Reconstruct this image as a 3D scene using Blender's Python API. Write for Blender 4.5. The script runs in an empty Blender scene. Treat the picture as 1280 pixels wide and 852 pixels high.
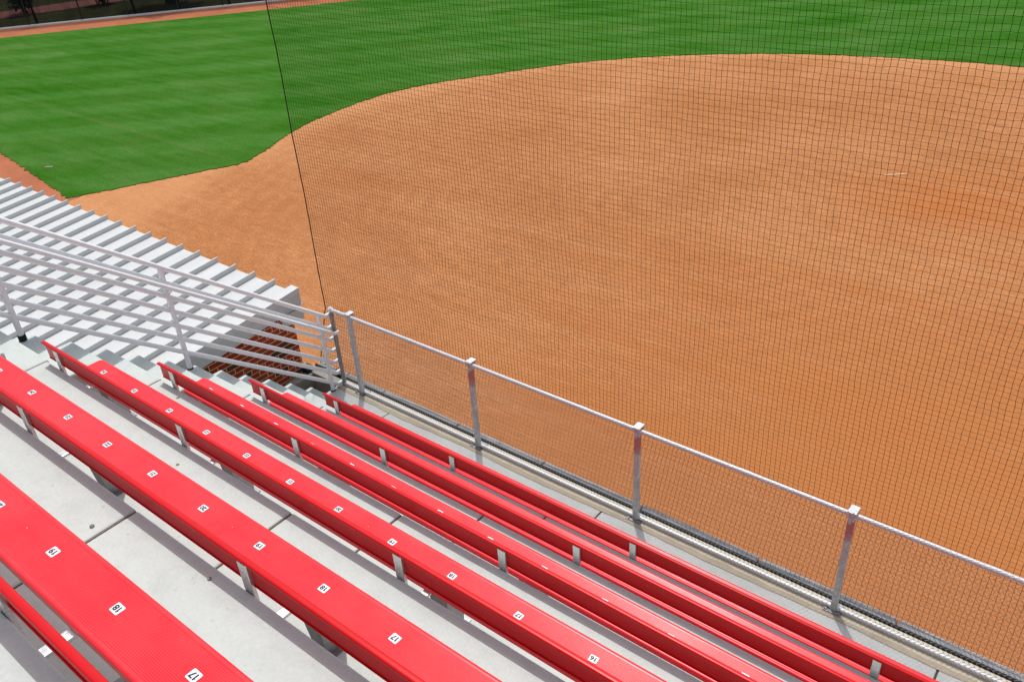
import bpy, bmesh, math, random
import numpy as np
from mathutils import Vector, Euler
from mathutils.geometry import tessellate_polygon
random.seed(7); rng = np.random.default_rng(11)

S = bpy.context.scene
COL = S.collection
T, RZ = 0.7836, 0.617            # tread depth and rise of one seating row
YE = 0.376                       # front edge of the lowest seating tread
ZG = -2.6                        # playing field level
XB0, XB1 = -2.59, 6.6            # benches from aisle end to beyond the right edge
XA = -3.58                       # outer edge of aisle stair
XJ = -2.63                       # aisle / tread joint

# ------------------------------------------------------------------ helpers
class MB:
    def __init__(s): s.v = []; s.f = []; s.m = []
    def add(s, vs, fs, mi=0):
        b = len(s.v); s.v += [tuple(p) for p in vs]
        s.f += [tuple(i + b for i in f) for f in fs]; s.m += [mi] * len(fs)
    def box(s, x0, x1, y0, y1, z0, z1, mi=0):
        vs = [(x, y, z) for z in (z0, z1) for y in (y0, y1) for x in (x0, x1)]
        s.add(vs, [(0, 2, 3, 1), (4, 5, 7, 6), (0, 1, 5, 4), (2, 6, 7, 3), (0, 4, 6, 2), (1, 3, 7, 5)], mi)
    def prism_x(s, prof, x0, x1, mi=0):      # closed (y,z) profile, counter-clockwise seen from +x
        n = len(prof)
        vs = [(x0, y, z) for y, z in prof] + [(x1, y, z) for y, z in prof]
        fs = [(i, i + n, (i + 1) % n + n, (i + 1) % n) for i in range(n)]
        fs += [tuple(range(n)), tuple(range(2 * n - 1, n - 1, -1))]
        s.add(vs, [f[::-1] for f in fs], mi)
    def tube(s, pts, r, n=10, mi=0, cap=True, rs=None):
        pts = [Vector(p) for p in pts]; k = len(pts); rings = []
        up = Vector((0, 0, 1)); prev = None
        for i, p in enumerate(pts):
            d = (pts[min(i + 1, k - 1)] - pts[max(i - 1, 0)]).normalized()
            if prev is None:
                a = d.cross(up)
                if a.length < 1e-3: a = d.cross(Vector((1, 0, 0)))
            else:
                a = prev - d * prev.dot(d)
            a.normalize(); prev = a; b = d.cross(a)
            rr = rs[i] if rs else r
            rings.append([p + (a * math.cos(2 * math.pi * j / n) + b * math.sin(2 * math.pi * j / n)) * rr for j in range(n)])
        vs = [p for rg in rings for p in rg]; fs = []
        for i in range(k - 1):
            for j in range(n):
                fs.append((i * n + j, i * n + (j + 1) % n, (i + 1) * n + (j + 1) % n, (i + 1) * n + j))
        if cap:
            fs.append(tuple(range(n - 1, -1, -1))); fs.append(tuple((k - 1) * n + j for j in range(n)))
        s.add(vs, fs, mi)
    def build(s, name, mats, parent=None, smooth=False, bevel=0, seg=2):
        me = bpy.data.meshes.new(name); me.from_pydata(s.v, [], s.f)
        if not isinstance(mats, (list, tuple)): mats = [mats]
        for m in mats: me.materials.append(m)
        if len(mats) > 1: me.polygons.foreach_set('material_index', s.m)
        bm = bmesh.new(); bm.from_mesh(me); bmesh.ops.recalc_face_normals(bm, faces=bm.faces); bm.to_mesh(me); bm.free()
        if smooth:
            me.polygons.foreach_set('use_smooth', [True] * len(me.polygons))
            try: me.set_sharp_from_angle(angle=math.radians(40))
            except Exception: pass
        me.update()
        return link(name, me, parent, bevel, seg)

def link(name, me, parent=None, bevel=0, seg=2):
    o = bpy.data.objects.new(name, me); COL.objects.link(o)
    if parent is not None: o.parent = parent
    if bevel:
        b = o.modifiers.new('bevel', 'BEVEL'); b.width = bevel; b.segments = seg; b.limit_method = 'ANGLE'; b.angle_limit = math.radians(50)
    return o

def np_mesh(name, V, F, mat, parent=None):
    me = bpy.data.meshes.new(name); nv, nf, k = len(V), len(F), F.shape[1]
    me.vertices.add(nv); me.vertices.foreach_set('co', V.astype(np.float32).ravel())
    me.loops.add(nf * k); me.loops.foreach_set('vertex_index', F.astype(np.int32).ravel())
    me.polygons.add(nf); me.polygons.foreach_set('loop_start', np.arange(0, nf * k, k, dtype=np.int32))
    me.polygons.foreach_set('loop_total', np.full(nf, k, dtype=np.int32))
    me.materials.append(mat); me.update(calc_edges=True); me.validate()
    return link(name, me, parent)

def tag(o, label=None, cat=None, group=None, kind=None):
    if label: o['label'] = label
    if cat: o['category'] = cat
    if group: o['group'] = group
    if kind: o['kind'] = kind
    return o

def empty(name, loc, label=None, cat=None, group=None):
    o = bpy.data.objects.new(name, None); COL.objects.link(o); o.location = loc; o.empty_display_size = .2
    return tag(o, label, cat, group)

def copy_obj(o, parent, loc=None):
    c = o.copy(); COL.objects.link(c); c.parent = parent
    if loc is not None: c.location = loc
    for ch in list(o.children): copy_obj(ch, c)
    return c

# ------------------------------------------------------------------ materials
class NT:
    def __init__(s, name):
        s.m = bpy.data.materials.new(name); s.m.use_nodes = True; s.t = s.m.node_tree; s.t.nodes.clear()
        s.out = s.n('ShaderNodeOutputMaterial'); s.b = s.n('ShaderNodeBsdfPrincipled')
        s.l(s.b.outputs[0], s.out.inputs[0]); s.tc = s.n('ShaderNodeTexCoord')
    def n(s, t, **k):
        x = s.t.nodes.new(t)
        for a, v in k.items(): setattr(x, a, v)
        return x
    def l(s, a, b): s.t.links.new(a, b)
    def mapping(s, scale=(1, 1, 1), rot=(0, 0, 0), loc=(0, 0, 0), coord='Object'):
        m = s.n('ShaderNodeMapping'); m.inputs['Scale'].default_value = scale; m.inputs['Rotation'].default_value = rot
        m.inputs['Location'].default_value = loc
        s.l(s.tc.outputs[coord], m.inputs['Vector']); return m.outputs[0]
    def noise(s, vec, scale, detail=4, rough=.55, dist=0):
        x = s.n('ShaderNodeTexNoise'); x.inputs['Scale'].default_value = scale; x.inputs['Detail'].default_value = detail
        x.inputs['Roughness'].default_value = rough; x.inputs['Distortion'].default_value = dist
        s.l(vec, x.inputs['Vector']); return x.outputs['Fac']
    def ramp(s, fac, stops):
        r = s.n('ShaderNodeValToRGB'); e = r.color_ramp.elements
        while len(e) > 1: e.remove(e[-1])
        e[0].position, c = stops[0]; e[0].color = col(c)
        for p, c in stops[1:]:
            x = e.new(p); x.color = col(c)
        s.l(fac, r.inputs[0]); return r.outputs[0]
    def mix(s, fac, a, b, mode='MIX'):
        x = s.n('ShaderNodeMix', data_type='RGBA', blend_type=mode)
        for i, v in ((0, fac), (6, a), (7, b)):
            if isinstance(v, (int, float)): x.inputs[i].default_value = v
            elif isinstance(v, (tuple, list)): x.inputs[i].default_value = col(v)
            else: s.l(v, x.inputs[i])
        return x.outputs[2]
    def math(s, op, a, b=0.0, c=None):
        x = s.n('ShaderNodeMath', operation=op)
        for i, v in enumerate((a, b, c)):
            if v is None: continue
            if isinstance(v, (int, float)): x.inputs[i].default_value = v
            else: s.l(v, x.inputs[i])
        return x.outputs[0]
    def bump(s, h, strength=.3, dist=.01):
        b = s.n('ShaderNodeBump'); b.inputs['Strength'].default_value = strength; b.inputs['Distance'].default_value = dist
        s.l(h, b.inputs['Height']); s.l(b.outputs[0], s.b.inputs['Normal'])
    def set(s, base=None, rough=None, metal=None, spec=None):
        for k, v in (('Base Color', base), ('Roughness', rough), ('Metallic', metal), ('Specular IOR Level', spec)):
            if v is None: continue
            if isinstance(v, (int, float)): s.b.inputs[k].default_value = v
            elif isinstance(v, (tuple, list)): s.b.inputs[k].default_value = col(v)
            else: s.l(v, s.b.inputs[k])
        return s
def col(c):
    if isinstance(c, (int, float)): return (c, c, c, 1)
    return (c[0], c[1], c[2], 1)

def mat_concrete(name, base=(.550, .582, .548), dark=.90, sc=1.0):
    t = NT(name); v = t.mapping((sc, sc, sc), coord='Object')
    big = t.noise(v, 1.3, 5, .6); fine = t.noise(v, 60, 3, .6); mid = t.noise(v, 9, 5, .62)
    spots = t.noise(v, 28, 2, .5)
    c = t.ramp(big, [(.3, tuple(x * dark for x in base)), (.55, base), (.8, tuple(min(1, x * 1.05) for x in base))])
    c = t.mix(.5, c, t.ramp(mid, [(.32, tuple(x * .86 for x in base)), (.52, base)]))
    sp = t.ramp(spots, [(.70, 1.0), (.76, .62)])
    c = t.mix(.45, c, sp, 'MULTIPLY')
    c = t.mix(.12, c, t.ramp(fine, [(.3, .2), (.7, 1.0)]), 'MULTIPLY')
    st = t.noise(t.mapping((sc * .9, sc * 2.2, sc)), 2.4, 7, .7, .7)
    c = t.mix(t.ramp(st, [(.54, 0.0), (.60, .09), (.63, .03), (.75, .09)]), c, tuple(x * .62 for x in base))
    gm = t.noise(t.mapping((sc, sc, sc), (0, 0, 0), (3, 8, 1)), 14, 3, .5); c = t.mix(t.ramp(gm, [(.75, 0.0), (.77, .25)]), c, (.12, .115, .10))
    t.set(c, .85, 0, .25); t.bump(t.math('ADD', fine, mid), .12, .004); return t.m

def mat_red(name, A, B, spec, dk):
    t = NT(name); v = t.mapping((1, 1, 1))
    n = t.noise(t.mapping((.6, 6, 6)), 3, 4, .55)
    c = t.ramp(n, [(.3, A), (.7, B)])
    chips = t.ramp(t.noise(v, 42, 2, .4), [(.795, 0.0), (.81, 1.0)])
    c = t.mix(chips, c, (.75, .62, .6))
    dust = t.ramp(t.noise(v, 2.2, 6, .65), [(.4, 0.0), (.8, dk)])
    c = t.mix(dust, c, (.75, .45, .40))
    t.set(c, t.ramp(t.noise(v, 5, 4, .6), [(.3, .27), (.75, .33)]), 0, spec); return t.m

def mat_metal(name, base, rough=.4, metal=.85, var=.15, sc=14):
    t = NT(name); v = t.mapping((1, 1, 1))
    n = t.noise(v, sc, 5, .65)
    c = t.ramp(n, [(.25, tuple(x * (1 - var) for x in base)), (.6, base), (.85, tuple(min(1, x * (1 + var * .6)) for x in base))])
    t.set(c, t.ramp(t.noise(v, sc * 2, 3, .5), [(.3, max(.05, rough - .1)), (.7, rough + .12)]), metal, .5)
    return t.m

def mat_plain(name, c, rough=.6, spec=.4, var=.12, sc=20):
    t = NT(name); n = t.noise(t.mapping((1, 1, 1)), sc, 4, .6)
    t.set(t.ramp(n, [(.3, tuple(x * (1 - var) for x in c)), (.7, tuple(x * (1 + var) for x in c))]), rough, 0, spec)
    return t.m

def mat_brick():
    t = NT('red_brick'); sep = t.n('ShaderNodeSeparateXYZ'); t.l(t.tc.outputs['Object'], sep.inputs[0])
    cb = t.n('ShaderNodeCombineXYZ'); u = t.math('ADD', sep.outputs[0], sep.outputs[1])
    t.l(u, cb.inputs[0]); t.l(sep.outputs[2], cb.inputs[1])
    def bricks(off):
        b = t.n('ShaderNodeTexBrick'); b.offset = .5
        b.inputs['Scale'].default_value = 1; b.inputs['Brick Width'].default_value = .203; b.inputs['Row Height'].default_value = .0677
        b.inputs['Mortar Size'].default_value = .0052; b.inputs['Mortar Smooth'].default_value = .15; b.inputs['Bias'].default_value = off
        t.l(cb.outputs[0], b.inputs['Vector']); return b
    b = bricks(0); b.inputs['Color1'].default_value = (0, 0, 0, 1); b.inputs['Color2'].default_value = (1, 1, 1, 1); b.inputs['Mortar'].default_value = (0, 0, 0, 1)
    c = t.ramp(b.outputs['Color'], [(0, (.27, .038, .015)), (.55, (.37, .060, .024)), (.86, (.31, .045, .018)), (.93, (.075, .045, .026)), (1, (.07, .042, .026))])
    n = t.noise(t.mapping((1, 1, 1)), 45, 4, .6)
    c = t.mix(.4, c, t.ramp(n, [(.3, .55), (.7, 1.2)]), 'MULTIPLY')
    c = t.mix(b.outputs['Fac'], c, (.62, .42, .27))
    t.set(c, .9, 0, .08)
    h = t.math('SUBTRACT', 1.0, b.outputs['Fac']); t.bump(t.math('ADD', h, t.math('MULTIPLY', n, .3)), .6, .006); return t.m

def mat_dirt():
    t = NT('clay_dirt'); a = math.radians(-38)
    iso = t.mapping((1, 1, 1)); st = t.mapping((.35, 4.0, 1), (0, 0, a)); st2 = t.mapping((.08, 1.0, 1), (0, 0, a + .12))
    big = t.noise(iso, .14, 5, .6, .4); fine = t.noise(iso, 26, 6, .75); mid = t.noise(iso, 2.2, 6, .7)
    rake = t.noise(st, 6, 5, .65, .3); band = t.noise(st2, 1.7, 5, .6, .6)
    A = (.435, .186, .075); B = (.375, .145, .053); Cc = (.51, .245, .112)
    c = t.ramp(big, [(.28, B), (.52, A), (.75, Cc)])
    c = t.mix(.28, c, t.ramp(band, [(.3, B), (.5, A), (.72, Cc)]))
    c = t.mix(.34, c, t.ramp(rake, [(.36, .62), (.62, 1.18)]), 'MULTIPLY')
    c = t.mix(.40, c, t.ramp(mid, [(.3, .74), (.7, 1.12)]), 'MULTIPLY')
    c = t.mix(.60, c, t.ramp(fine, [(.36, .45), (.5, 1.0), (.64, 1.45)]), 'MULTIPLY')
    g2 = t.noise(iso, 75, 3, .8); c = t.mix(.40, c, t.ramp(g2, [(.34, .45), (.5, 1.0), (.66, 1.5)]), 'MULTIPLY')
    rg = t.n('ShaderNodeTexWave', wave_type='RINGS', rings_direction='Z', wave_profile='SIN'); rg.inputs['Scale'].default_value = .55
    rg.inputs['Distortion'].default_value = 1.2; rg.inputs['Detail'].default_value = 3; rg.inputs['Detail Scale'].default_value = .7
    t.l(t.mapping((1, 1, 1), (0, 0, 0), (6.5, -13.0, 0)), rg.inputs['Vector'])
    c = t.mix(t.math('MULTIPLY', t.ramp(t.noise(iso, .35, 3, .5), [(.42, 0.0), (.62, 1.0)]), .13), c, t.ramp(rg.outputs['Fac'], [(.3, .72), (.7, 1.25)]), 'MULTIPLY')
    sc = t.noise(t.mapping((.8, 3.2, 1), (0, 0, a + .25)), .9, 7, .75, .8)
    c = t.mix(t.ramp(sc, [(.62, 0.0), (.70, .32)]), c, (.60, .33, .175))
    sc2 = t.noise(t.mapping((1, 1, 1), (0, 0, 0), (31, 7, 0)), 1.4, 7, .8, .5)
    c = t.mix(t.ramp(sc2, [(.64, 0.0), (.74, .35)]), c, (.30, .105, .04))
    # worn red-brown pitching circle and the dark drag swirl behind it
    sep = t.n('ShaderNodeSeparateXYZ'); t.l(t.tc.outputs['Object'], sep.inputs[0])
    def disc(cx, cy, r0, r1, sx=1, sy=1):
        dx = t.math('MULTIPLY', t.math('SUBTRACT', sep.outputs[0], cx), sx); dy = t.math('MULTIPLY', t.math('SUBTRACT', sep.outputs[1], cy), sy)
        d = t.math('SQRT', t.math('ADD', t.math('MULTIPLY', dx, dx), t.math('MULTIPLY', dy, dy)))
        d = t.math('ADD', d, t.math('MULTIPLY', t.math('SUBTRACT', mid, .5), 1.6))
        return t.ramp(d, [(0, 1.0), (min(.99, r0 / 10), 1.0), (min(1, r1 / 10), 0.0)]), d
    def disc2(cx, cy, r, k):
        dx = t.math('SUBTRACT', sep.outputs[0], cx); dy = t.math('SUBTRACT', sep.outputs[1], cy)
        d = t.math('SQRT', t.math('ADD', t.math('MULTIPLY', dx, dx), t.math('MULTIPLY', dy, dy)))
        d = t.math('ADD', d, t.math('MULTIPLY', t.math('SUBTRACT', band, .5), r * .9))
        return t.math('MULTIPLY', t.math('SUBTRACT', 1.0, t.math('SMOOTH_MIN', t.math('DIVIDE', d, r), 1.0, .35)), k)
    c = t.mix(disc2(-.2, 16.6, 3.0, .6), c, (.40, .118, .028))
    c = t.mix(disc2(2.4, 18.5, 3.2, .5), c, (.40, .125, .03))
    c = t.mix(disc2(2.0, 5.5, 11.0, .9), c, (.42, .152, .048))
    # pale dry arc along the outfield lip
    dx = t.math('SUBTRACT', sep.outputs[0], -3.87); dy = t.math('SUBTRACT', sep.outputs[1], 14.1)
    rad = t.math('SQRT', t.math('ADD', t.math('MULTIPLY', dx, dx), t.math('MULTIPLY', dy, dy)))
    lip = t.math('MULTIPLY', t.ramp(t.math('ADD', t.math('DIVIDE', rad, 20.0), t.math('MULTIPLY', t.math('SUBTRACT', band, .5), .06)), [(.76, 0.0), (.82, 1.0)]), .35)
    c = t.mix(lip, c, (.66, .33, .155))
    t.set(c, .95, 0, .0)
    t.bump(t.math('ADD', t.math('ADD', fine, t.math('MULTIPLY', rake, .8)), mid), .45, .02); return t.m

def mat_track():
    t = NT('warning_track_clay'); iso = t.mapping((1, 1, 1))
    c = t.ramp(t.noise(iso, .7, 6, .65), [(.3, (.33, .115, .062)), (.7, (.45, .165, .085))])
    c = t.mix(.5, c, t.ramp(t.noise(iso, 22, 5, .7), [(.3, .55), (.7, 1.25)]), 'MULTIPLY')
    t.set(c, .95, 0, .0); t.bump(t.noise(iso, 30, 4, .7), .3, .02); return t.m

def mat_grass(name, A=(.022, .115, .005), B=(.045, .152, .015), Cc=(.078, .175, .034), mow=True):
    t = NT(name); iso = t.mapping((1, 1, 1)); st = t.mapping((.22, 1.6, 1), (0, 0, math.radians(-38)))
    big = t.noise(iso, .22, 5, .6, .5); mid = t.noise(st, 1.6, 6, .68); fine = t.noise(iso, 16, 6, .8); bl = t.noise(iso, 60, 3, .8)
    c = t.ramp(big, [(.34, A), (.5, B), (.66, Cc)])
    c = t.mix(.50, c, t.ramp(mid, [(.34, A), (.5, B), (.68, Cc)]))
    dry = t.noise(t.mapping((.5, 1.1, 1), (0, 0, math.radians(-38)), (9, 3, 0)), .5, 6, .7)
    c = t.mix(t.ramp(dry, [(.54, 0.0), (.70, .28)]), c, (.10, .14, .025) if mow else Cc)
    if mow:
        w = t.n('ShaderNodeTexWave', wave_type='BANDS', bands_direction='X', wave_profile='SIN'); w.inputs['Scale'].default_value = .105
        w.inputs['Distortion'].default_value = 3.2; w.inputs['Detail'].default_value = 3; w.inputs['Detail Scale'].default_value = .35
        t.l(t.mapping((1, 1, 1), (0, 0, math.radians(46))), w.inputs['Vector'])
        c = t.mix(.17, c, t.ramp(w.outputs['Fac'], [(.3, .72), (.7, 1.30)]), 'MULTIPLY')
        c = t.mix(t.math('MULTIPLY', t.ramp(w.outputs['Fac'], [(.45, 0.0), (.8, 1.0)]), .07), c, (.16, .24, .12))
        # old worn foul line
        sep = t.n('ShaderNodeSeparateXYZ'); t.l(t.tc.outputs['Object'], sep.inputs[0])
        d = t.math('ABSOLUTE', t.math('SUBTRACT', t.math('ADD', sep.outputs[1], t.math('MULTIPLY', sep.outputs[0], .0198)), 9.22))
        d = t.math('ADD', d, t.math('MULTIPLY', t.math('SUBTRACT', mid, .5), .22))
        m = t.math('MULTIPLY', t.ramp(d, [(.04, 1.0), (.13, 0.0)]), .22)
        m = t.math('MULTIPLY', m, t.ramp(t.math('MULTIPLY', sep.outputs[0], -.01), [(.18, 0.0), (.21, 1.0), (.5, .5)]))
        c = t.mix(m, c, (.16, .15, .055))
    c = t.mix(.6, c, t.ramp(fine, [(.28, .35), (.5, 1.0), (.75, 1.6)]), 'MULTIPLY')
    c = t.mix(.35, c, t.ramp(bl, [(.3, .45), (.7, 1.5)]), 'MULTIPLY')
    t.set(c, .9, 0, .0); t.bump(t.math('ADD', fine, bl), .6, .04); return t.m

def mat_roof():
    t = NT('white_roof_metal'); v = t.mapping((1, 1, 1))
    w = t.n('ShaderNodeTexWave', wave_type='BANDS', bands_direction='X', wave_profile='SIN'); w.inputs['Scale'].default_value = 4.0
    t.l(v, w.inputs['Vector'])
    c = t.ramp(t.noise(t.mapping((3, .4, 1)), 2.2, 5, .6), [(.3, (.54, .545, .53)), (.7, (.595, .60, .585))])
    c = t.mix(.08, c, t.ramp(t.noise(v, 9, 5, .7), [(.35, (.45, .43, .38)), (.6, (.9, .9, .88))]), 'MULTIPLY')
    t.set(c, .5, 0, .15); t.bump(w.outputs['Fac'], .12, .004); return t.m

def mat_screen():
    t = NT('black_windscreen'); tr = t.n('ShaderNodeBsdfTransparent'); mx = t.n('ShaderNodeMixShader')
    t.set((.010, .011, .012), .9, 0, .1)
    n = t.noise(t.mapping((1, 1, .5)), 2.2, 4, .6)
    t.l(t.ramp(n, [(.3, .40), (.7, .54)]), mx.inputs[0]); t.l(tr.outputs[0], mx.inputs[1]); t.l(t.b.outputs[0], mx.inputs[2])
    t.l(mx.outputs[0], t.out.inputs[0]); return t.m

def mat_post():
    """galvanised fence post with red paint smeared under its head"""
    t = NT('galvanised_post'); v = t.mapping((1, 1, 1))
    c = t.ramp(t.noise(v, 16, 5, .65), [(.3, (.40, .43, .42)), (.55, (.62, .67, .65)), (.8, (.74, .78, .76))])
    sep = t.n('ShaderNodeSeparateXYZ'); t.l(t.tc.outputs['Object'], sep.inputs[0])
    z = t.math('ADD', sep.outputs[2], t.math('MULTIPLY', t.math('SUBTRACT', t.noise(v, 22, 3, .6), .5), .22))
    m = t.ramp(z, [(.80, 0.0), (.87, .75), (1.0, .8), (1.04, 0.0)])
    t.m['n'] = 1
    c2 = t.mix(m, c, (.52, .06, .05))
    t.set(c2, .55, .08, .45); return t.m

M = dict(
    conc=mat_concrete('pale_concrete'),
    conc2=mat_concrete('walkway_concrete', (.585, .595, .555), .8),
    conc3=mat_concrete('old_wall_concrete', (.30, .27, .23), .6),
    beige=mat_concrete('sandy_ledge', (.66, .59, .45), .8, 2.0),
    gritty=mat_concrete('dusty_stain', (.50, .42, .31), .75, 2.0),
    red=mat_red('shaded_red_enamel', (.53, .003, .006), (.60, .0045, .008), .18, .006), lit_faded=mat_red('lit_faded_red', (.73, .012, .022), (.81, .018, .030), .32, .06),  # backs coloured darker for their shade, seats pinker for sunlight as well as fading
    alu=mat_metal('aluminium', (.66, .66, .65), .28, .85, .12, 20),
    alub=mat_metal('bright_aluminium', (.66, .66, .65), .34, .75, .08, 20),
    galv=mat_metal('galvanised_steel', (.70, .70, .71), .42, .25, .10, 30),
    galvd=mat_metal('dull_galvanised_steel', (.30, .31, .31), .45, .6, .2, 30),
    wire=mat_metal('galvanised_wire', (.40, .40, .415), .5, .1, .2, 60),
    rail=mat_metal('painted_rail_steel', (.83, .835, .84), .38, .05, .05, 24),
    post=mat_post(), post0=mat_metal('galvanised_post_clean', (.68, .69, .68), .52, .1, .22, 16),
    brick=mat_brick(), dirt=mat_dirt(), track=mat_track(), grass=mat_grass('outfield_turf'),
    rough=mat_grass('rough_grass', (.028, .034, .014), (.045, .048, .022), (.07, .06, .03), False),
    roof=mat_roof(), fascia=mat_plain('grey_fascia_metal', (.50, .51, .50), .45, .4, .04, 6),
    net=mat_plain('black_net_twine', (.012, .012, .012), .75, .3), rope=mat_plain('black_rope', (.010, .010, .010), .7, .3),
    pad=mat_plain('grey_vinyl_pad', (.27, .27, .27), .55, .3, .25, 6), black=mat_plain('black_rubber', (.012, .012, .012), .6, .3),
    white=mat_plain('white_vinyl', (.80, .80, .79), .5, .4, .03, 12), ink=mat_plain('navy_ink', (.012, .016, .045), .5, .3),
    joint=mat_plain('joint_sealant', (.10, .075, .05), .9, .1, .3, 30), screen=mat_screen(),
    blackpaint=mat_plain('black_fence_paint', (.014, .014, .015), .5, .4),
    path=mat_plain('reddish_path', (.20, .075, .060), .9, .1, .2, 2), stone=mat_plain('grey_pebble', (.25, .25, .22), .9, .2, .3, 60),
    leaf=mat_plain('dry_leaf', (.24, .17, .08), .8, .2, .3, 60), bark=mat_plain('dark_bark', (.05, .040, .032), .9, .1, .35, 12),
    foliage=mat_plain('dark_foliage', (.022, .038, .016), .7, .2, .5, 3), kerbpaint=mat_concrete('kerb_concrete', (.72, .71, .69), .9),
    chalk=mat_plain('rubber_white', (.52, .30, .16), .8, .2, .25, 9),
)

# ------------------------------------------------------------------ camera, light, world
cam = bpy.data.cameras.new('camera'); co = bpy.data.objects.new('camera', cam); COL.objects.link(co)
co.location = (3.6689, -4.6874, 5.7212); co.rotation_euler = Euler((1.02424, .0582, .66497), 'XYZ')
cam.sensor_width = 36; cam.sensor_fit = 'HORIZONTAL'; cam.lens = 36 * 1045.9 / 1280; cam.clip_end = 2000; cam.clip_start = .05
S.camera = co
sd = Vector((-.30, .33, 1.0)).normalized()
sun = bpy.data.lights.new('sun', 'SUN'); so = bpy.data.objects.new('sun', sun); COL.objects.link(so)
sun.energy = 2.65; sun.angle = math.radians(.53); sun.color = (1, .985, .955)
so.rotation_euler = sd.to_track_quat('Z', 'Y').to_euler(); so.location = (0, 0, 30)
w = bpy.data.worlds.new('World'); S.world = w; w.use_nodes = True; nt = w.node_tree
bg = nt.nodes['Background']; sky = nt.nodes.new('ShaderNodeTexSky'); sky.sky_type = 'NISHITA'; sky.sun_disc = False
sky.sun_elevation = math.asin(sd.z); sky.sun_rotation = math.atan2(sd.x, sd.y); sky.dust_density = 2.5; sky.air_density = 1.0
hz = nt.nodes.new('ShaderNodeHueSaturation'); hz.inputs['Saturation'].default_value = .55; hz.inputs['Value'].default_value = 1.2   # added sky boost: muted colour, raised value to lighten the shadows
nt.links.new(sky.outputs[0], hz.inputs['Color']); nt.links.new(hz.outputs[0], bg.inputs[0]); bg.inputs[1].default_value = .15
S.view_settings.view_transform = 'Standard'; S.view_settings.look = 'None'; S.view_settings.exposure = 0.0; S.view_settings.gamma = 1
S.render.engine = 'CYCLES'

# ------------------------------------------------------------------ ground
def flat(name, pts, z, mat, thick=0, parent=None):
    me = bpy.data.meshes.new(name); n = len(pts); tri = tessellate_polygon([[Vector((p[0], p[1], 0)) for p in pts]])
    V = [(p[0], p[1], z) for p in pts]; F = [tuple(t) for t in tri]
    if thick:
        V += [(p[0], p[1], z - thick) for p in pts]; F += [(i, (i + 1) % n, (i + 1) % n + n, i + n) for i in range(n)]
    me.from_pydata(V, [], F); me.materials.append(mat)
    bm = bmesh.new(); bm.from_mesh(me); bmesh.ops.recalc_face_normals(bm, faces=bm.faces)
    if not thick:
        for f in bm.faces:
            if f.normal.z < 0: f.normal_flip()
    bm.to_mesh(me); bm.free(); me.update(); return link(name, me, parent)

def ragged(pts, step, amp):
    out = []
    for i, a in enumerate(pts):
        b = pts[(i + 1) % len(pts)]; d = math.dist(a, b); k = max(1, int(d / step))
        if d > 45: k = max(1, int(d / 4))
        nx, ny = -(b[1] - a[1]) / d, (b[0] - a[0]) / d
        for j in range(k):
            u = j / k; e = random.gauss(0, amp)
            out.append((a[0] + (b[0] - a[0]) * u + nx * e, a[1] + (b[1] - a[1]) * u + ny * e))
    return out

tag(flat('ground', [(-400, -200), (300, -200), (300, 400), (-400, 400)], ZG - .012, M['rough']), kind='structure')
ARC = [(-18.86, 9.53), (-18.90, 9.95), (-19.14, 10.66), (-19.55, 11.5), (-19.98, 12.45), (-20.32, 13.6), (-20.52, 14.95), (-20.62, 16.2), (-20.56, 17.46), (-20.32, 18.5), (-19.92, 19.45),
       (-19.45, 20.35), (-18.89, 21.2), (-17.99, 22.67), (-17.02, 24.12), (-15.87, 25.38), (-14.64, 26.52), (-13.27, 27.5), (-11.92, 28.31), (-10.5, 29.0), (-9.06, 29.55), (-7.57, 29.98), (-6.12, 30.3), (-3.9, 30.65), (-2.54, 30.74), (-1.2, 30.7),
       (1.2, 30.2), (3.8, 29.1), (6.4, 27.4), (8.6, 25.3), (10.6, 22.4), (12.2, 19), (13.2, 15.5)]
fd = Vector((.6018, .7986)); fp = Vector((-53.0, 17.24))                     # outfield fence line
gd = Vector((.594, .8045)); gp = Vector((-50.2, 16.0))                        # outfield grass edge
dirt_out = [(-24, -3), (-20.97, 5.06)] + [(x + (.3 if i else 0), y) for i, (x, y) in enumerate([(-20.97, 5.06)])][1:]
tag(flat('infield_dirt', [(-30, -4), (-30, 14), (-26, 26), (-15, 34), (2, 36), (16, 34), (30, 26), (30, -4)], ZG - .004, M['dirt']), kind='structure')
# foul ground track and outfield warning track
o_ = lambda p, d, s, q: (p.x + d.x * s, p.y + d.y * s)
track = [(-20.90, 4.60), (-20.80, 5.20), (-27.67, 6.25), (-51.0, 9.8)] + [o_(gp, gd, s, 0) for s in (-2, 0, 20, 45, 80)]
track = [(-20.9, -4)] + [(-20.75, 5.3)] + [(-60, 14.0)] + [(-70, 5)] + [(-70, -4)]
tag(flat('foul_ground_track', track, ZG, M['track']), kind='structure')
n2 = Vector((-fd.y, fd.x))
ot = [o_(fp, fd, s, 0) for s in (-12, 90)] + [(gp.x + gd.x * s + .5, gp.y + gd.y * s - .4) for s in (90, -12)]
tag(flat('warning_track', ot, ZG + .004, M['track']), kind='structure')
gr = [(-20.97, 5.06), (-20.37, 6.34), (-19.69, 7.79)] + ARC + [(14, 12), (24, 12), (40, 60), (8, 95)] + [o_(gp, gd, s, 0) for s in (80, 40, 20, 0, -8)] + [(-52.0, 9.62), (-27.67, 6.07)]
tag(flat('outfield_grass', ragged(gr, .07, .032), ZG + .018, M['grass'], .04), kind='structure')
tag(flat('path', [(-62.5, 13), (-54.5, 42), (-51, 42), (-59.2, 13)], ZG - .006, M['path']), kind='structure')

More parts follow.
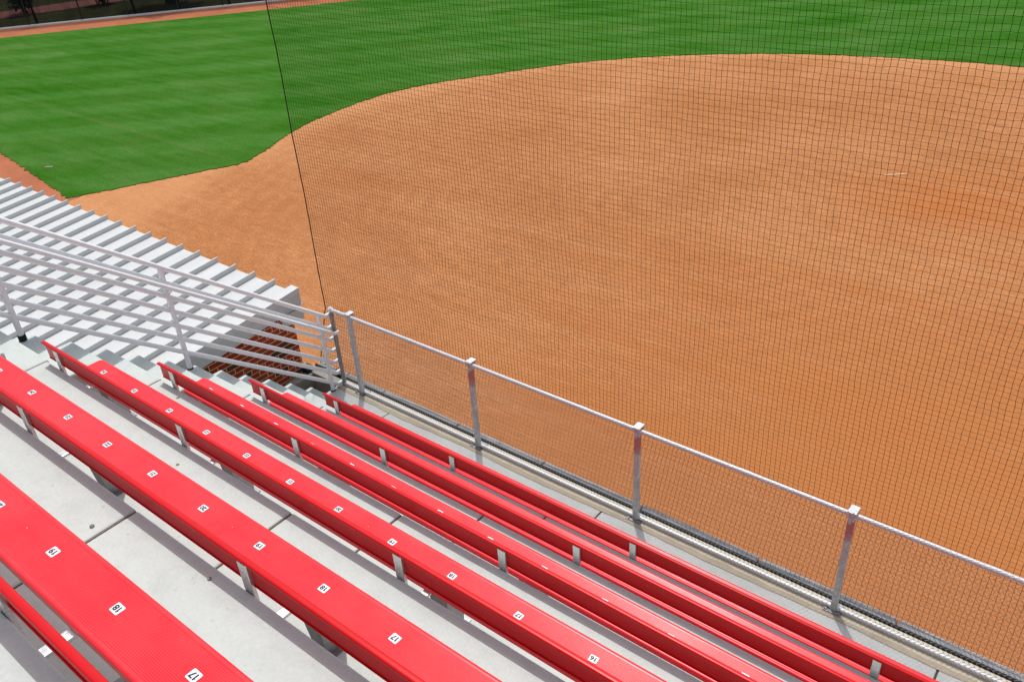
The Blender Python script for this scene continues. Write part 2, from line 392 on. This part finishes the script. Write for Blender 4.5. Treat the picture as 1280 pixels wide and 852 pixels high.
# ------------------------------------------------------------------ grandstand (treads, stair, walkway)
gs = empty('grandstand', (0, 0, 0), 'pale concrete grandstand of stepped seating treads with an aisle stair at its left end', 'grandstand')
def rect_part(name, x0, x1, y0, y1, z0, z1, mat, parent, bevel=.008):
    b = MB(); b.box(x0, x1, y0, y1, z0, z1); return b.build(name, mat, parent, bevel=bevel)
for k in range(1, 9):
    y1 = YE - k * T; y0 = y1 - T + .012; z = k * RZ
    for x0, x1 in ((XJ + .006, .304), (.320, 3.40), (3.416, 9.5)):
        rect_part('seating_tread', x0, x1, y0 - .02, y1, z - RZ - .10, z, M['conc'], gs, .010)
    for xa, xb in ((.302, .322), (3.398, 3.418), (XJ - .006, XJ + .008)):
        b = MB(); b.box(xa, xb, y0, y1 - .004, z - .3, z - .010); b.build('joint_filler', M['joint'], gs)
# lowest walkway slab along the fence
rect_part('walkway_slab', XJ + .006, .304, -.40, .50, -.25, 0, M['conc2'], gs)
rect_part('walkway_slab', .320, 3.40, -.40, .50, -.25, 0, M['conc2'], gs)
rect_part('walkway_slab', 3.416, 9.5, -.40, .50, -.25, 0, M['conc2'], gs)
for xa, xb in ((.302, .322), (3.398, 3.418)):
    b = MB(); b.box(xa, xb, -.40, .497, -.2, -.008); b.build('joint_filler', M['joint'], gs)
rect_part('walkway_slab', XA, XJ - .006, .14, .50, -.25, 0, M['conc2'], gs)
st = empty('aisle_stair', (0, 0, 0)); st.parent = gs
for m in range(1, 27):
    yf = .395 - .2612 * m; z = m * RZ / 3
    rect_part('step', XA, XJ - .006, yf - .2612 - .03, yf, z - .42, z, M['conc'], st, .016)
b = MB()
for m in range(0, 26, 1):
    yf = .395 - .2612 * m; z = m * RZ / 3
    b.box(XA + .02, XJ - .02, yf - .2612 - .01, yf - .012, ZG - .1, z - .405)
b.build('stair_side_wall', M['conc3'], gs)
# sandy ledge under the fence, dusty seam, front wall
b = MB(); n = 120; X = np.linspace(XA, 9.5, n); vs = []
for i, x in enumerate(X):
    a = .512 + .010 * math.sin(x * 3.1) + random.gauss(0, .004); a2 = .545 + random.gauss(0, .005)
    vs += [(x, a - .046, .0045), (x, a2 - .030, .0060)]
fs = [(2 * i, 2 * i + 2, 2 * i + 3, 2 * i + 1) for i in range(n - 1)]
b.add(vs, fs); b.build('dust_seam', M['gritty'], gs)
b = MB(); b.box(XA, 9.5, .503, .665, -.30, .004); b.build('ledge', M['beige'], gs, bevel=.006)
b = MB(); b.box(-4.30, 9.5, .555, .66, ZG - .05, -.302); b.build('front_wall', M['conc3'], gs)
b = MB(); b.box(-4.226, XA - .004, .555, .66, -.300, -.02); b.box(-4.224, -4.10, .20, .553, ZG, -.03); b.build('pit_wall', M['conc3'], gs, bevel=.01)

# padded face of the backstop wall
wp = empty('backstop_padding', (0, .807, ZG), 'grey vinyl padding on the field face of the backstop wall below the fence', 'wall padding')
x = -4.30
while x < 9.4:
    L = 1.22; b = MB(); dz = random.uniform(-.012, .012)
    b.box(x, x + L - .012, -.034, .052 + random.uniform(-.006, .006), .12, -.065 + dz - ZG)
    o = b.build('pad', M['pad'], wp, bevel=.018, seg=3); x += L
b = MB(); b.box(-4.30, 9.5, -.062, -.036, .1, -.062 - ZG); b.build('gap_shade_strip', M['black'], wp)  # black strip standing in for the deep shade of the gap behind the pads

# ------------------------------------------------------------------ benches
def seat_profile():
    y0, y1, zt = -.262, -.030, .447; p = []
    r = .012
    for a in range(0, 91, 18):                               # rear top edge, going forward along the top
        p.append((y0 + r - r * math.cos(math.radians(a)), zt - r + r * math.sin(math.radians(a))))
    nb = 24; a0 = y0 + .022; a1 = y1 - .022; w_ = (a1 - a0) / nb
    for i in range(nb):
        yy = a0 + i * w_; p += [(yy, zt), (yy + w_ * .30, zt - .0011), (yy + w_ * .55, zt - .0011), (yy + w_ * .85, zt)]
    for a in range(90, -1, -18):
        p.append((y1 - r + r * math.cos(math.radians(a)), zt - r + r * math.sin(math.radians(a))))
    p += [(y1, zt - .040), (y1 - .006, zt - .040), (y1 - .006, zt - .014), (y0 + .006, zt - .014), (y0 + .006, zt - .040), (y0, zt - .040)]
    return p
def back_profile():
    zt, zb = .802, .650; yr, yf = -.409, -.377; r = .0095; p = []
    for a in range(270, 89, -22):                            # rounded rear lip of the top flange
        p.append((yr + r + r * math.cos(math.radians(a)), zt - r + r * math.sin(math.radians(a))))
    for a in range(90, -1, -22): p.append((yf - r + r * math.cos(math.radians(a)), zt - r + r * math.sin(math.radians(a))))
    p += [(yf, zb + .008), (yf - .006, zb), (yr + .018, zb), (yr + .016, zb + .003), (yr + .018, zb + .006), (yf - .009, zb + .006)]
    nb = 7; h = (zt - 2 * r) - (zb + .012)
    for i in range(nb):
        z = zb + .012 + h * i / nb; p += [(yf - .009, z), (yf - .0105, z + h / nb * .5)]
    p += [(yf - .009, zt - 2 * r - .001)]
    return p
SP, BP = seat_profile(), back_profile()
BR_X = [-2.40, -.78, 1.18, 3.10, 5.05]
def digit_mesh(txt):
    cu = bpy.data.curves.new('txt', 'FONT'); cu.body = txt; cu.size = .033; cu.align_x = 'CENTER'; cu.align_y = 'CENTER'; cu.offset = .0011; cu.resolution_u = 3
    o = bpy.data.objects.new('txt', cu); COL.objects.link(o); bpy.context.view_layer.update()
    me = bpy.data.meshes.new_from_object(o.evaluated_get(bpy.context.evaluated_depsgraph_get()))
    V = [tuple(v.co) for v in me.vertices]; F = [tuple(p.vertices) for p in me.polygons]
    bpy.data.objects.remove(o); bpy.data.meshes.remove(me); bpy.data.curves.remove(cu)
    return V, F
def label_mesh(num):
    b = MB(); w_, h_, r = .023, .0195, .004; ring = []
    for cx, cy, a0 in ((w_ - r, h_ - r, 0), (-w_ + r, h_ - r, 90), (-w_ + r, -h_ + r, 180), (w_ - r, -h_ + r, 270)):
        for a in (0, 30, 60, 90): ring.append((cx + r * math.cos(math.radians(a0 + a)), cy + r * math.sin(math.radians(a0 + a))))
    n = len(ring)
    b.add([(x, y, .0012) for x, y in ring] + [(x, y, -.001) for x, y in ring], [tuple(range(n))] + [(i, i + n, (i + 1) % n + n, (i + 1) % n) for i in range(n)], 0)
    tx = str(num)
    for i, ch in enumerate(tx):
        V, F = DG[ch]; xs = [v[0] for v in V]; ys = [v[1] for v in V]; xm, ym, yt = (min(xs) + max(xs)) / 2, (min(ys) + max(ys)) / 2, max(ys)
        cx = (i - (len(tx) - 1) / 2) * .0175
        b.add([((x - xm) * 1.18 + cx, y - ym, .0018) for x, y, z in V], F, 1)
        if ch == '1':                                        # flag and spine of a bold 1
            h = yt - ym; b.add([(cx - .0062, h - .0062, .00186), (cx - .0062, h - .0092, .00186), (cx + .0016, h - .0035, .00186), (cx + .0016, h, .00186), (cx - .0004, h, .00186)], [(0, 1, 2, 3, 4)], 1)
            b.add([(cx - .0016, -h, .00184), (cx + .0022, -h, .00184), (cx + .0022, h, .00184), (cx - .0016, h, .00184)], [(0, 1, 2, 3)], 1)
    me = bpy.data.meshes.new('number_label'); me.from_pydata(b.v, [], b.f); me.materials.append(M['white']); me.materials.append(M['ink'])
    me.polygons.foreach_set('material_index', b.m); me.update(); return me
DG = {c: digit_mesh(c) for c in '0123456789'}
LM = {n: label_mesh(n) for n in range(6, 27)}
def support_mesh():
    """arm from the riser to the seat on a tapered pedestal"""
    b = MB()
    b.box(-.024, .024, -.400, -.038, .385, .402); b.box(-.024, .024, -.402, -.392, .24, .384)
    t_, u_ = .075, .045
    vs = [(-u_, -.17, .002), (u_, -.17, .002), (u_, -.06, .002), (-u_, -.06, .002), (-t_, -.20, .384), (t_, -.20, .384), (t_, -.05, .384), (-t_, -.05, .384)]
    b2 = MB(); b2.add(vs, [(0, 3, 2, 1), (4, 5, 6, 7), (0, 1, 5, 4), (1, 2, 6, 5), (2, 3, 7, 6), (3, 0, 4, 7)])
    b2.box(-.075, .075, -.20, -.03, .0, .006)
    return b, b2
def bracket_mb():
    b = MB(); prof = [(-.030, -.3875), (-.030, -.4035), (-.027, -.4070), (.027, -.4070), (.030, -.4035), (.030, -.3875), (.025, -.3875), (-.025, -.3875)]
    n = len(prof); z0, z1 = .40, .781
    vs = [(x, y, z0) for x, y in prof] + [(x, y, z1) for x, y in prof]
    b.add(vs, [(i, (i + 1) % n, (i + 1) % n + n, i + n) for i in range(n)] + [(0, 1, 2, 3, 4, 5, 6, 7), (15, 14, 13, 12, 11, 10, 9, 8)])
    return b
first = None
BL = ['lowest red bench, in the front row beside the sandy ledge and chain-link fence',
      'red bench one row behind the lowest bench, second from the chain-link fence',
      'third red bench from the fence, only slivers of its number labels showing over its backrest',
      'fourth red bench from the fence, its left end and seat numbers 26 to 16 showing',
      'red bench with seat numbers 24 to 17 in view, its left end hidden by the bench nearest the viewer',
      'nearest and highest red bench, cut off lower left, its seat numbers 19 to 17 largest']
BL[4] = 'second nearest red bench, seat numbers 24 to 17 in view on its wide seat'
for k in range(6):
    be = empty('bench', (0, -k * T, k * RZ), BL[k], 'bench', 'red numbered benches in rows on the grandstand')
    if k == 0:
        b = MB(); n = len(SP); ym = -.146                       # plank with rounded front and rear corners at its end
        rings = [(XB0, .024), (XB0 + .004, .013), (XB0 + .012, .004), (XB0 + .026, 0), (XB1, 0)]
        vs = [(x, ym + (y - ym) * (1 - ins / .116), z) for x, ins in rings for y, z in SP]
        b.add(vs, [(k2 * n + i, k2 * n + (i + 1) % n, (k2 + 1) * n + (i + 1) % n, (k2 + 1) * n + i) for k2 in range(4) for i in range(n)] + [tuple(range(n)), tuple(range(5 * n - 1, 4 * n - 1, -1))]); seat = b.build('seat', M['lit_faded'], be, smooth=True)
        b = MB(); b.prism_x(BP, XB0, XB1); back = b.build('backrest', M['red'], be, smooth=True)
        br = bracket_mb().build('bracket', M['alu'], be); br.location = (BR_X[0], 0, 0)
        a_, p_ = support_mesh(); ar = a_.build('support_arm', M['alub'], be, bevel=.003); ar.location = (BR_X[0] + .02, 0, 0)
        pe = p_.build('pedestal', M['galvd'], be); pe.location = (BR_X[0] + .02, 0, 0)
        for x in BR_X[1:]:
            copy_obj(br, be, (x, 0, 0)); copy_obj(ar, be, (x + .02, 0, 0)); copy_obj(pe, be, (x + .02, 0, 0))
        first = [c for c in be.children]
        s0 = seat
    else:
        for c in first:
            q = copy_obj(c, be, c.location)
            if c is seat: s0 = q
    if k >= 2:
        xo = {5: 1.747, 4: 1.739, 3: 1.730, 2: 1.742}[k]
        for nmb in range(26, 5, -1):
            lo = link('number_label', LM[nmb], s0); lo.rotation_euler.z = math.pi + random.gauss(0, .035)
            lo.location = (xo + (17 - nmb) * .4572 + random.gauss(0, .003), -.132 + random.gauss(0, .0025), .4474)
            lo['label'] = 'white label reading %d' % nmb

# ------------------------------------------------------------------ stair railing
xr = -3.545
rl = empty('stair_railing', (xr, 0, 0), 'light grey pipe railing with seven sloping rails and a handrail down the aisle stair', 'railing')
SL = -.793
for z0 in (1.400, 1.233, 1.078, .918, .757, .603, .445):
    ye = .505; zc = z0 + SL * ye
    b = MB(); b.tube([(0, -6.2, z0 - SL * 6.2), (0, ye - .03, zc - SL * .03), (0, ye - .008, zc + .004), (0, ye + .02, zc), (.0, ye + .085, zc)], .0245, 12)
    b.build('rail', M['rail'], rl, smooth=True)
b = MB(); z0 = 1.198; ye = .53; zc = z0 + SL * ye
b.tube([(.085, -6.2, z0 - SL * 6.2), (.085, ye - .03, zc - SL * .03), (.085, ye - .006, zc + .004), (.085, ye + .02, zc), (.085, ye + .06, zc)], .0225, 12)
b.build('handrail', M['rail'], rl, smooth=True)
for y, m in ((.41, 0), (-1.247, 6), (-2.585, 11), (-4.0, 16)):
    z = m * RZ / 3; b = MB(); b.tube([(0, y, z + .004), (0, y, 1.400 + SL * y)], .0255, 12); p = b.build('post', M['rail'], rl, smooth=True)
    b = MB(); b.tube([(0, y, z), (0, y, z + (.055 if m == 11 else .014))], .034, 12); b.build('rubber_foot', M['black'], p, smooth=True)
    zb = 1.198 + SL * y
    b = MB(); b.tube([(0, y, zb - .06), (.05, y, zb - .06), (.085, y, zb - .045), (.085, y, zb)], .008, 8); b.build('handrail_bracket', M['rail'], p, smooth=True)

# ------------------------------------------------------------------ chain-link fence
fy = .575
cf = empty('chain_link_fence', (0, fy, 0), 'low galvanised chain-link fence on the ledge in front of the lowest bench', 'fence')
PX = [(-3.20, 0), (-1.352, 1), (.638, 1), (2.552, 1), (4.50, 0), (6.45, 0)]
for x, redp in PX:
    b = MB(); w_ = .0255
    b.box(-w_, w_, -.024, .024, .004, 1.075); p = b.build('post', M['post' if redp else 'post0'], cf, bevel=.004); p.location = (x, .003, 0)
    if redp: p['label'] = 'post with red paint smeared under its top'
    b = MB(); b.box(-.036, .036, -.040, .060, 1.0955, 1.112); b.box(-.036, .036, .034, .052, 1.03, 1.095); b.build('post_cap', M['alub'], p, bevel=.003)
    b = MB(); b.box(-.075, .075, -.06, .075, .0045, .013); b.tube([(-.055, -.04, .013), (-.055, -.04, .024)], .010, 6); b.tube([(.055, -.04, .013), (.055, -.04, .024)], .010, 6)
    b.build('base_plate', M['galvd'], p)
b = MB(); b.tube([(-3.515, .0, .0), (-3.515, 0, 1.075)], .025, 14); ep = b.build('end_post', M['galvd'], cf, smooth=True)
b = MB(); b.tube([(-3.515, 0, 1.045), (-3.515, 0, 1.085), (-3.515, 0, 1.10)], .031, 14, rs=[.031, .031, .014]); b.build('end_cap', M['galv'], ep, smooth=True)
for z in (.10, .42, .80, .99):
    b = MB(); b.tube([(-3.515, 0, z), (-3.515, 0, z + .022)], .029, 14); b.box(-3.49, -3.465, -.012, -.002, z, z + .022); b.build('tension_band', M['galvd'], ep)
b = MB(); b.tube([(-3.50, 0, 1.068), (9.4, 0, 1.068)], .0205, 14); tr = b.build('top_rail', M['galv'], cf, smooth=True)
b = MB(); b.tube([(-3.50, 0, .034), (9.4, 0, .034)], .0205, 14); b.build('bottom_rail', M['galv'], cf, smooth=True)
for xs in (-2.28, .0, 1.62, 3.5):
    b = MB(); b.tube([(xs, 0, 1.068), (xs + .10, 0, 1.068)], .0225, 14); b.build('rail_sleeve', M['galv'], tr, smooth=True)

def strands(P, r, nsd=3, r2=None):
    """P: (strands, nodes, 3) -> tube mesh arrays"""
    ns, nn, _ = P.shape; d = np.gradient(P, axis=1); d /= np.linalg.norm(d, axis=2, keepdims=True)
    ref = np.array([0, 1, .02]); a = np.cross(d, ref); a /= np.linalg.norm(a, axis=2, keepdims=True); b_ = np.cross(d, a)
    ang = 2 * np.pi * np.arange(nsd) / nsd + .5
    V = P[:, :, None, :] + r * (a[:, :, None, :] * np.cos(ang)[None, None, :, None] + b_[:, :, None, :] * np.sin(ang)[None, None, :, None])
    idx = np.arange(ns * nn * nsd).reshape(ns, nn, nsd)
    A = idx[:, :-1, :]; B = idx[:, 1:, :]; A2 = np.roll(A, -1, 2); B2 = np.roll(B, -1, 2)
    return V.reshape(-1, 3), np.stack([A, A2, B2, B], -1).reshape(-1, 4)

pitch = .073; nw = int((9.35 + 3.49) / (pitch / 2)); nz = 30
Pz = np.zeros((nw, nz, 3)); zz = np.minimum(.001 + .0391 * np.arange(nz), 1.116)
for i in range(nw):
    xb = -3.49 + i * pitch / 2
    ph = np.arange(nz) % 2
    Pz[i, :, 0] = xb + np.where(ph == 0, 0, pitch / 2); Pz[i, :, 2] = zz + rng.normal(0, .0008, nz)
    Pz[i, :, 1] = -.036 + np.where((np.arange(nz) + i) % 2 == 0, .0012, -.0012) + rng.normal(0, .0006, nz)
Pz[:, :, 0] += .004 * np.sin(Pz[:, :, 0] * 1.7 + Pz[:, :, 2] * 2) ; Pz[:, :, 1] -= .006 * np.abs(np.sin(Pz[:, :, 0] * 1.63)) * np.sin(np.pi * np.clip(Pz[:, :, 2] / 1.07, 0, 1))
V, F = strands(Pz, .0021, 4); np_mesh('mesh', V, F, M['wire'], cf)

# ------------------------------------------------------------------ backstop netting
nn_ = empty('backstop_netting', (0, 1.05, .65), 'tall black square-mesh backstop net hanging between the grandstand and the infield', 'netting')
g = .0445; x0n = -4.27; NX = int((6.5 - x0n) / g); zlow = np.linspace(-.06, .645, 19)[:-1]; zup = np.arange(.645, 5.9, g); ZZ = np.concatenate([zlow, zup]); NZ = len(ZZ)
Xg = x0n + g * np.arange(NX)
PX_ = np.repeat(Xg[:, None], NZ, 1); PZ_ = np.repeat(ZZ[None, :], NX, 0)
PY_ = np.where(PZ_ < .645, .80 + (1.05 - .80) * (PZ_ + .06) / .705, 1.05)
def smooth_noise(sx, sz, amp):
    gx, gz = int(NX / sx) + 3, int(NZ / sz) + 3; c = rng.normal(0, 1, (gx, gz))
    fx = np.arange(NX) / sx; fz = np.arange(NZ) / sz; ix = fx.astype(int); iz = fz.astype(int); tx = (fx - ix)[:, None]; tz = (fz - iz)[None, :]
    tx = tx * tx * (3 - 2 * tx); tz = tz * tz * (3 - 2 * tz)
    return amp * ((c[ix][:, iz] * (1 - tx) + c[ix + 1][:, iz] * tx) * (1 - tz) + (c[ix][:, iz + 1] * (1 - tx) + c[ix + 1][:, iz + 1] * tx) * tz)
bow = .045 * np.sin(np.pi * np.clip((ZZ - .645) / 5.2, 0, 1))[None, :] * np.exp(-np.arange(NX) / 40)[:, None]
PX_ = PX_ + bow + smooth_noise(9, 14, .006) + smooth_noise(2.2, 3, .0022) + rng.normal(0, .0012, (NX, NZ))
PZ_ = PZ_ + smooth_noise(16, 9, .008) + smooth_noise(2.5, 2.5, .0026) + rng.normal(0, .0012, (NX, NZ))
PY_ = PY_ + smooth_noise(22, 22, .015)
G = np.stack([PX_, PY_, PZ_], -1)
V1, F1 = strands(G, .00175, 3); V2, F2 = strands(G.transpose(1, 0, 2), .00115, 3)
K = G.reshape(-1, 3); od = np.array([[1, 0, 0], [-1, 0, 0], [0, 1, 0], [0, -1, 0], [0, 0, 1], [0, 0, -1]]) * .0032
VK = (K[:, None, :] + od[None]).reshape(-1, 3)
fk = np.array([[0, 2, 4], [2, 1, 4], [1, 3, 4], [3, 0, 4], [2, 0, 5], [1, 2, 5], [3, 1, 5], [0, 3, 5]])
FK = (np.arange(len(K))[:, None, None] * 6 + fk[None]).reshape(-1, 3)
FK = np.concatenate([FK, FK[:, 2:3]], 1)
off = np.array([0, 1.05, .65])
nt1 = np_mesh('net', np.concatenate([V1, V2]) - off, np.concatenate([F1, F2 + len(V1)]), M['net'], nn_)
np_mesh('knots', VK - off, FK[:, :3], M['net'], nt1)
b = MB(); b.tube([tuple(p - off) for p in G[0, ::3]], .0065, 6); b.build('edge_rope', M['rope'], nn_, smooth=True)
iz = int(np.argmin(np.abs(ZZ - .645))); b = MB(); b.tube([tuple(p - off) for p in G[::6, iz]], .0022, 6); b.build('cable', M['rope'], nn_, smooth=True)
b = MB(); b.tube([tuple(p - off) for p in G[::6, -1]], .005, 6); b.build('top_cable', M['rope'], nn_, smooth=True)
for i in range(3, 14, 5):
    p = G[i, 1]; b = MB(); b.tube([tuple(p - off), (p[0] - .02, p[1] - off[1] - .04, p[2] - off[2] - .02)], .004, 6); b.build('tie', M['rope'], nn_)

# ------------------------------------------------------------------ dugout with white seam roof
dg = empty('dugout', (-4.234, 0, ZG), 'brick dugout with white standing-seam metal roof and grey fascia, left of the aisle stair', 'dugout')
def dz(z): return z - ZG
ex = 0.0; L = 17.0; yF, yB = .672, -3.4; zF = 1.035; sl = .088
zr = lambda y: dz(zF + sl * (y - .672))
def slope_box(b, x0, x1, y0, y1, h0, h1, mi=0):
    vs = [(x, y, zr(y) + h) for h in (h0, h1) for y in (y0, y1) for x in (x0, x1)]
    b.add(vs, [(0, 2, 3, 1), (4, 5, 7, 6), (0, 1, 5, 4), (2, 6, 7, 3), (0, 4, 6, 2), (1, 3, 7, 5)], mi)
b = MB(); slope_box(b, -L, -.004, yB, yF, -.05, 0)
i = 0
while True:
    x = -4.694 + 4.234 - .406 * i
    if x < -L + .1: break
    slope_box(b, x - .010, x + .010, yB, yF + .022, .001, .066); i += 1
rf = b.build('roof', M['roof'], dg, bevel=.0025, seg=1)
b = MB(); slope_box(b, -.135, .004, yB, yF + .024, .0015, .068); slope_box(b, -.004, .0045, yB, yF + .024, .0, .0015); b.build('edge_trim', M['roof'], rf, bevel=.004)
b = MB(); slope_box(b, -.03, .0035, yB, yF + .022, -.145, .0005); slope_box(b, -.03, .020, yB, yF + .03, -.160, -.1455); b.build('fascia', M['fascia'], dg, bevel=.003)
b = MB(); b.box(-L, -.03, yF - .06, yF + .018, zr(yF) - .16, zr(yF) - .052); b.build('front_fascia', M['fascia'], dg)
b = MB(); b.box(-L, .012, .36, .690, zr(.5) - .335, zr(.3) - .162); b.build('front_beam', M['fascia'], dg, bevel=.006)
b = MB(); b.box(-.25, -.006, -3.3, .53, 0, zr(-3.3) - .165 ); 
vs = [(x, y, z) for (y, zt) in ((-3.3, zr(-3.3) - .162), (.355, zr(.355) - .162)) for z in (0.0, zt) for x in (-.25, -.006)]
b = MB(); b.add(vs, [(0, 1, 3, 2), (4, 6, 7, 5), (0, 4, 5, 1), (2, 3, 7, 6), (0, 2, 6, 4), (1, 5, 7, 3)])
b.box(-.25, -.006, .357, .53, 0, zr(.5) - .337)
b.build('brick_wall', M['brick'], dg)
b = MB(); b.box(-L, -.252, -3.3, -3.06, 0, zr(-3.3) - .165); b.build('back_wall', M['brick'], dg)
b = MB(); b.box(-L, -.256, -3.05, .33, .005, .04); b.build('floor', M['conc3'], dg)
for x in (-4.2, -8.4, -12.6, -16.8):
    b = MB(); b.box(x - .06, x + .06, .40, .52, .0, zr(.5) - .337); b.build('support_post', M['fascia'], dg)
b = MB(); b.box(-.02, .09, .50, .60, dz(-.06), dz(.06)); b.build('junction_box', M['black'], dg, bevel=.01)

# ------------------------------------------------------------------ outfield fence and what grows behind it
of = empty('outfield_fence', (fp.x, fp.y, ZG), 'black outfield fence with a see-through windscreen on a pale concrete kerb', 'fence')
ang = math.atan2(fd.y, fd.x); of.rotation_euler.z = ang
b = MB(); b.box(-25, 95, -.02, .20, .0, .10); b.build('concrete_kerb', M['kerbpaint'], of, bevel=.015)
s_at = lambda px, py: (Vector((px, py)) - fp).dot(fd)
thick = [s_at(-52.0, 19.09) + 5.63 * i for i in range(-3, 9)]
for s in thick:
    b = MB(); b.tube([(s, .30, .0), (s - .15, .32, 2.5)], .075, 8); b.build('post', M['blackpaint'], of, smooth=True)
    b = MB(); b.tube([(s - .42, .12, .0), (s - .42, .12, 2.5)], .035, 8); b.build('gate_post', M['blackpaint'], of, smooth=True)
    b = MB(); b.tube([(s + 2.55, .12, .0), (s + 2.55, .12, 2.5)], .045, 8); b.build('line_post', M['blackpaint'], of, smooth=True)
b = MB(); b.tube([(-25, .12, 2.5), (95, .12, 2.5)], .04, 8); b.build('top_rail', M['blackpaint'], of, smooth=True)
b = MB(); b.box(-25, 95, .205, .209, .10, 2.48); b.build('windscreen', M['screen'], of)

def leaf_cloud(name, mat, parent, n, cx, cz, rx, rz, size):
    d = rng.normal(0, 1, (n, 3)); d /= np.linalg.norm(d, axis=1, keepdims=True); rr = rng.uniform(.25, 1, n) ** .45
    lump = 1 + .28 * np.sin(d[:, 0] * 5 + 1) * np.cos(d[:, 2] * 6) + .18 * np.sin(d[:, 1] * 9)
    c = d * (rr * lump)[:, None] * np.array([rx, rx, rz]) + np.array([cx[0], cx[1], cz])
    a = rng.normal(0, 1, (n, 3)); a /= np.linalg.norm(a, axis=1, keepdims=True); b_ = np.cross(a, rng.normal(0, 1, (n, 3))); b_ /= np.linalg.norm(b_, axis=1, keepdims=True)
    s = (size * rng.uniform(.6, 1.4, n))[:, None]
    V = np.stack([c - a * s, c + b_ * s * .5, c + a * s, c - b_ * s * .5], 1).reshape(-1, 3)
    return np_mesh(name, V, np.arange(4 * n).reshape(-1, 4), mat, parent)
def tree(name, loc, h, r, label, tr=.18, shrub=False):
    t = empty(name, loc, label, 'shrub' if shrub else 'tree')
    b = MB(); hh = h * (.5 if shrub else .75); b.tube([(0, 0, -.1), (.03, .02, hh * .5), (.05, -.03, hh)], tr, 8, rs=[tr * 1.3, tr, tr * .6])
    if not shrub:
        for a in range(5):
            th = a * 1.3; z0 = hh * (.55 + .08 * a); b.tube([(.04, 0, z0), (math.cos(th) * r * .35, math.sin(th) * r * .35, z0 + r * .35), (math.cos(th) * r * .7, math.sin(th) * r * .7, z0 + r * .6)], .07, 6, rs=[.08, .05, .02])
    b.build('trunk', M['bark'], t, smooth=True)
    cz = h * .55 if shrub else h * .78
    leaf_cloud('crown', M['foliage'], t, 1500 if shrub else 4500, (0, 0), cz, r, h * (.48 if shrub else .30), .13 if shrub else .22)
    return t
tree('shrub', (-57.8, 21.0, ZG), 3.0, .8, 'dark leafy shrub behind the outfield fence, leftmost of three', .10, True)
tree('shrub', (-55.6, 25.3, ZG), 2.8, .8, 'dark leafy shrub behind the outfield fence, middle of three', .10, True)
tree('shrub', (-55.2, 30.0, ZG), 3.0, 1.3, 'dark leafy shrub behind the outfield fence, rightmost and mostly above the picture', .10, True)
tree('tree', (-50.6, 27.4, ZG), 7.5, 2.2, 'single dark tree trunk standing close behind the outfield fence', .36)

# ------------------------------------------------------------------ small things on the field and treads
b = MB(); b.box(-.305, .305, -.045, .045, -.02, .008)
pr = b.build('pitching_rubber', M['chalk'], None, bevel=.01); pr.location = (-1.79, 17.96, ZG + .002); pr.rotation_euler.z = math.radians(40.5)
tag(pr, 'white pitching rubber half buried in the orange infield dirt', 'pitching plate')
b = MB(); b.box(-.13, .13, -.045, .045, 0, .012)
bp = b.build('ground_plate', M['conc3'], None, bevel=.006); bp.location = (-24.35, 6.15, ZG + .020); bp.rotation_euler.z = math.radians(38)
tag(bp, 'small white plate lying in the grass near the foul ground track', 'plate')
def pebble(loc, r, label, mat, flatv=.6, cat='pebble', name='pebble'):
    bm = bmesh.new(); bmesh.ops.create_icosphere(bm, subdivisions=2, radius=r)
    for v in bm.verts:
        v.co *= 1 + random.uniform(-.22, .22); v.co.z *= flatv
    me = bpy.data.meshes.new(name); bm.to_mesh(me); bm.free(); me.materials.append(mat)
    o = link(name, me); o.location = loc; return tag(o, label, cat)
z5, z4, z3 = 5 * RZ, 4 * RZ, 3 * RZ
def onz(u, v, z):                                            # where a point seen in the photo lies on a tread
    R = Euler((1.02424, .0582, .66497), 'XYZ').to_matrix(); d = R @ Vector(((u - 640) / 1045.9, -(v - 426) / 1045.9, -1)); C = Vector(co.location)
    t = (z - C.z) / d.z; return C + d * t
for (u, v, z, r, lab, mt) in ((115.5, 658, z5, .011, 'grey pebble on the tread behind the nearest bench, close to the joint', 'stone'),
                              (262, 723.5, z5, .009, 'grey pebble in the shadow strip on the tread of the nearest bench', 'stone'),
                              (222.5, 497, z3, .014, 'dry brown leaf scrap near the left end of the second tread shown', 'leaf'),
                              (222, 580.5, z4, .011, 'dry brown leaf scrap on the tread beyond the bench numbered 24 to 17', 'leaf')):
    p = onz(u, v, z); f = .6 if mt == 'stone' else .18
    pebble((p.x, p.y, z + r * f * .8), r, lab, M[mt], f, 'pebble' if mt == 'stone' else 'leaf', 'pebble' if mt == 'stone' else 'leaf')
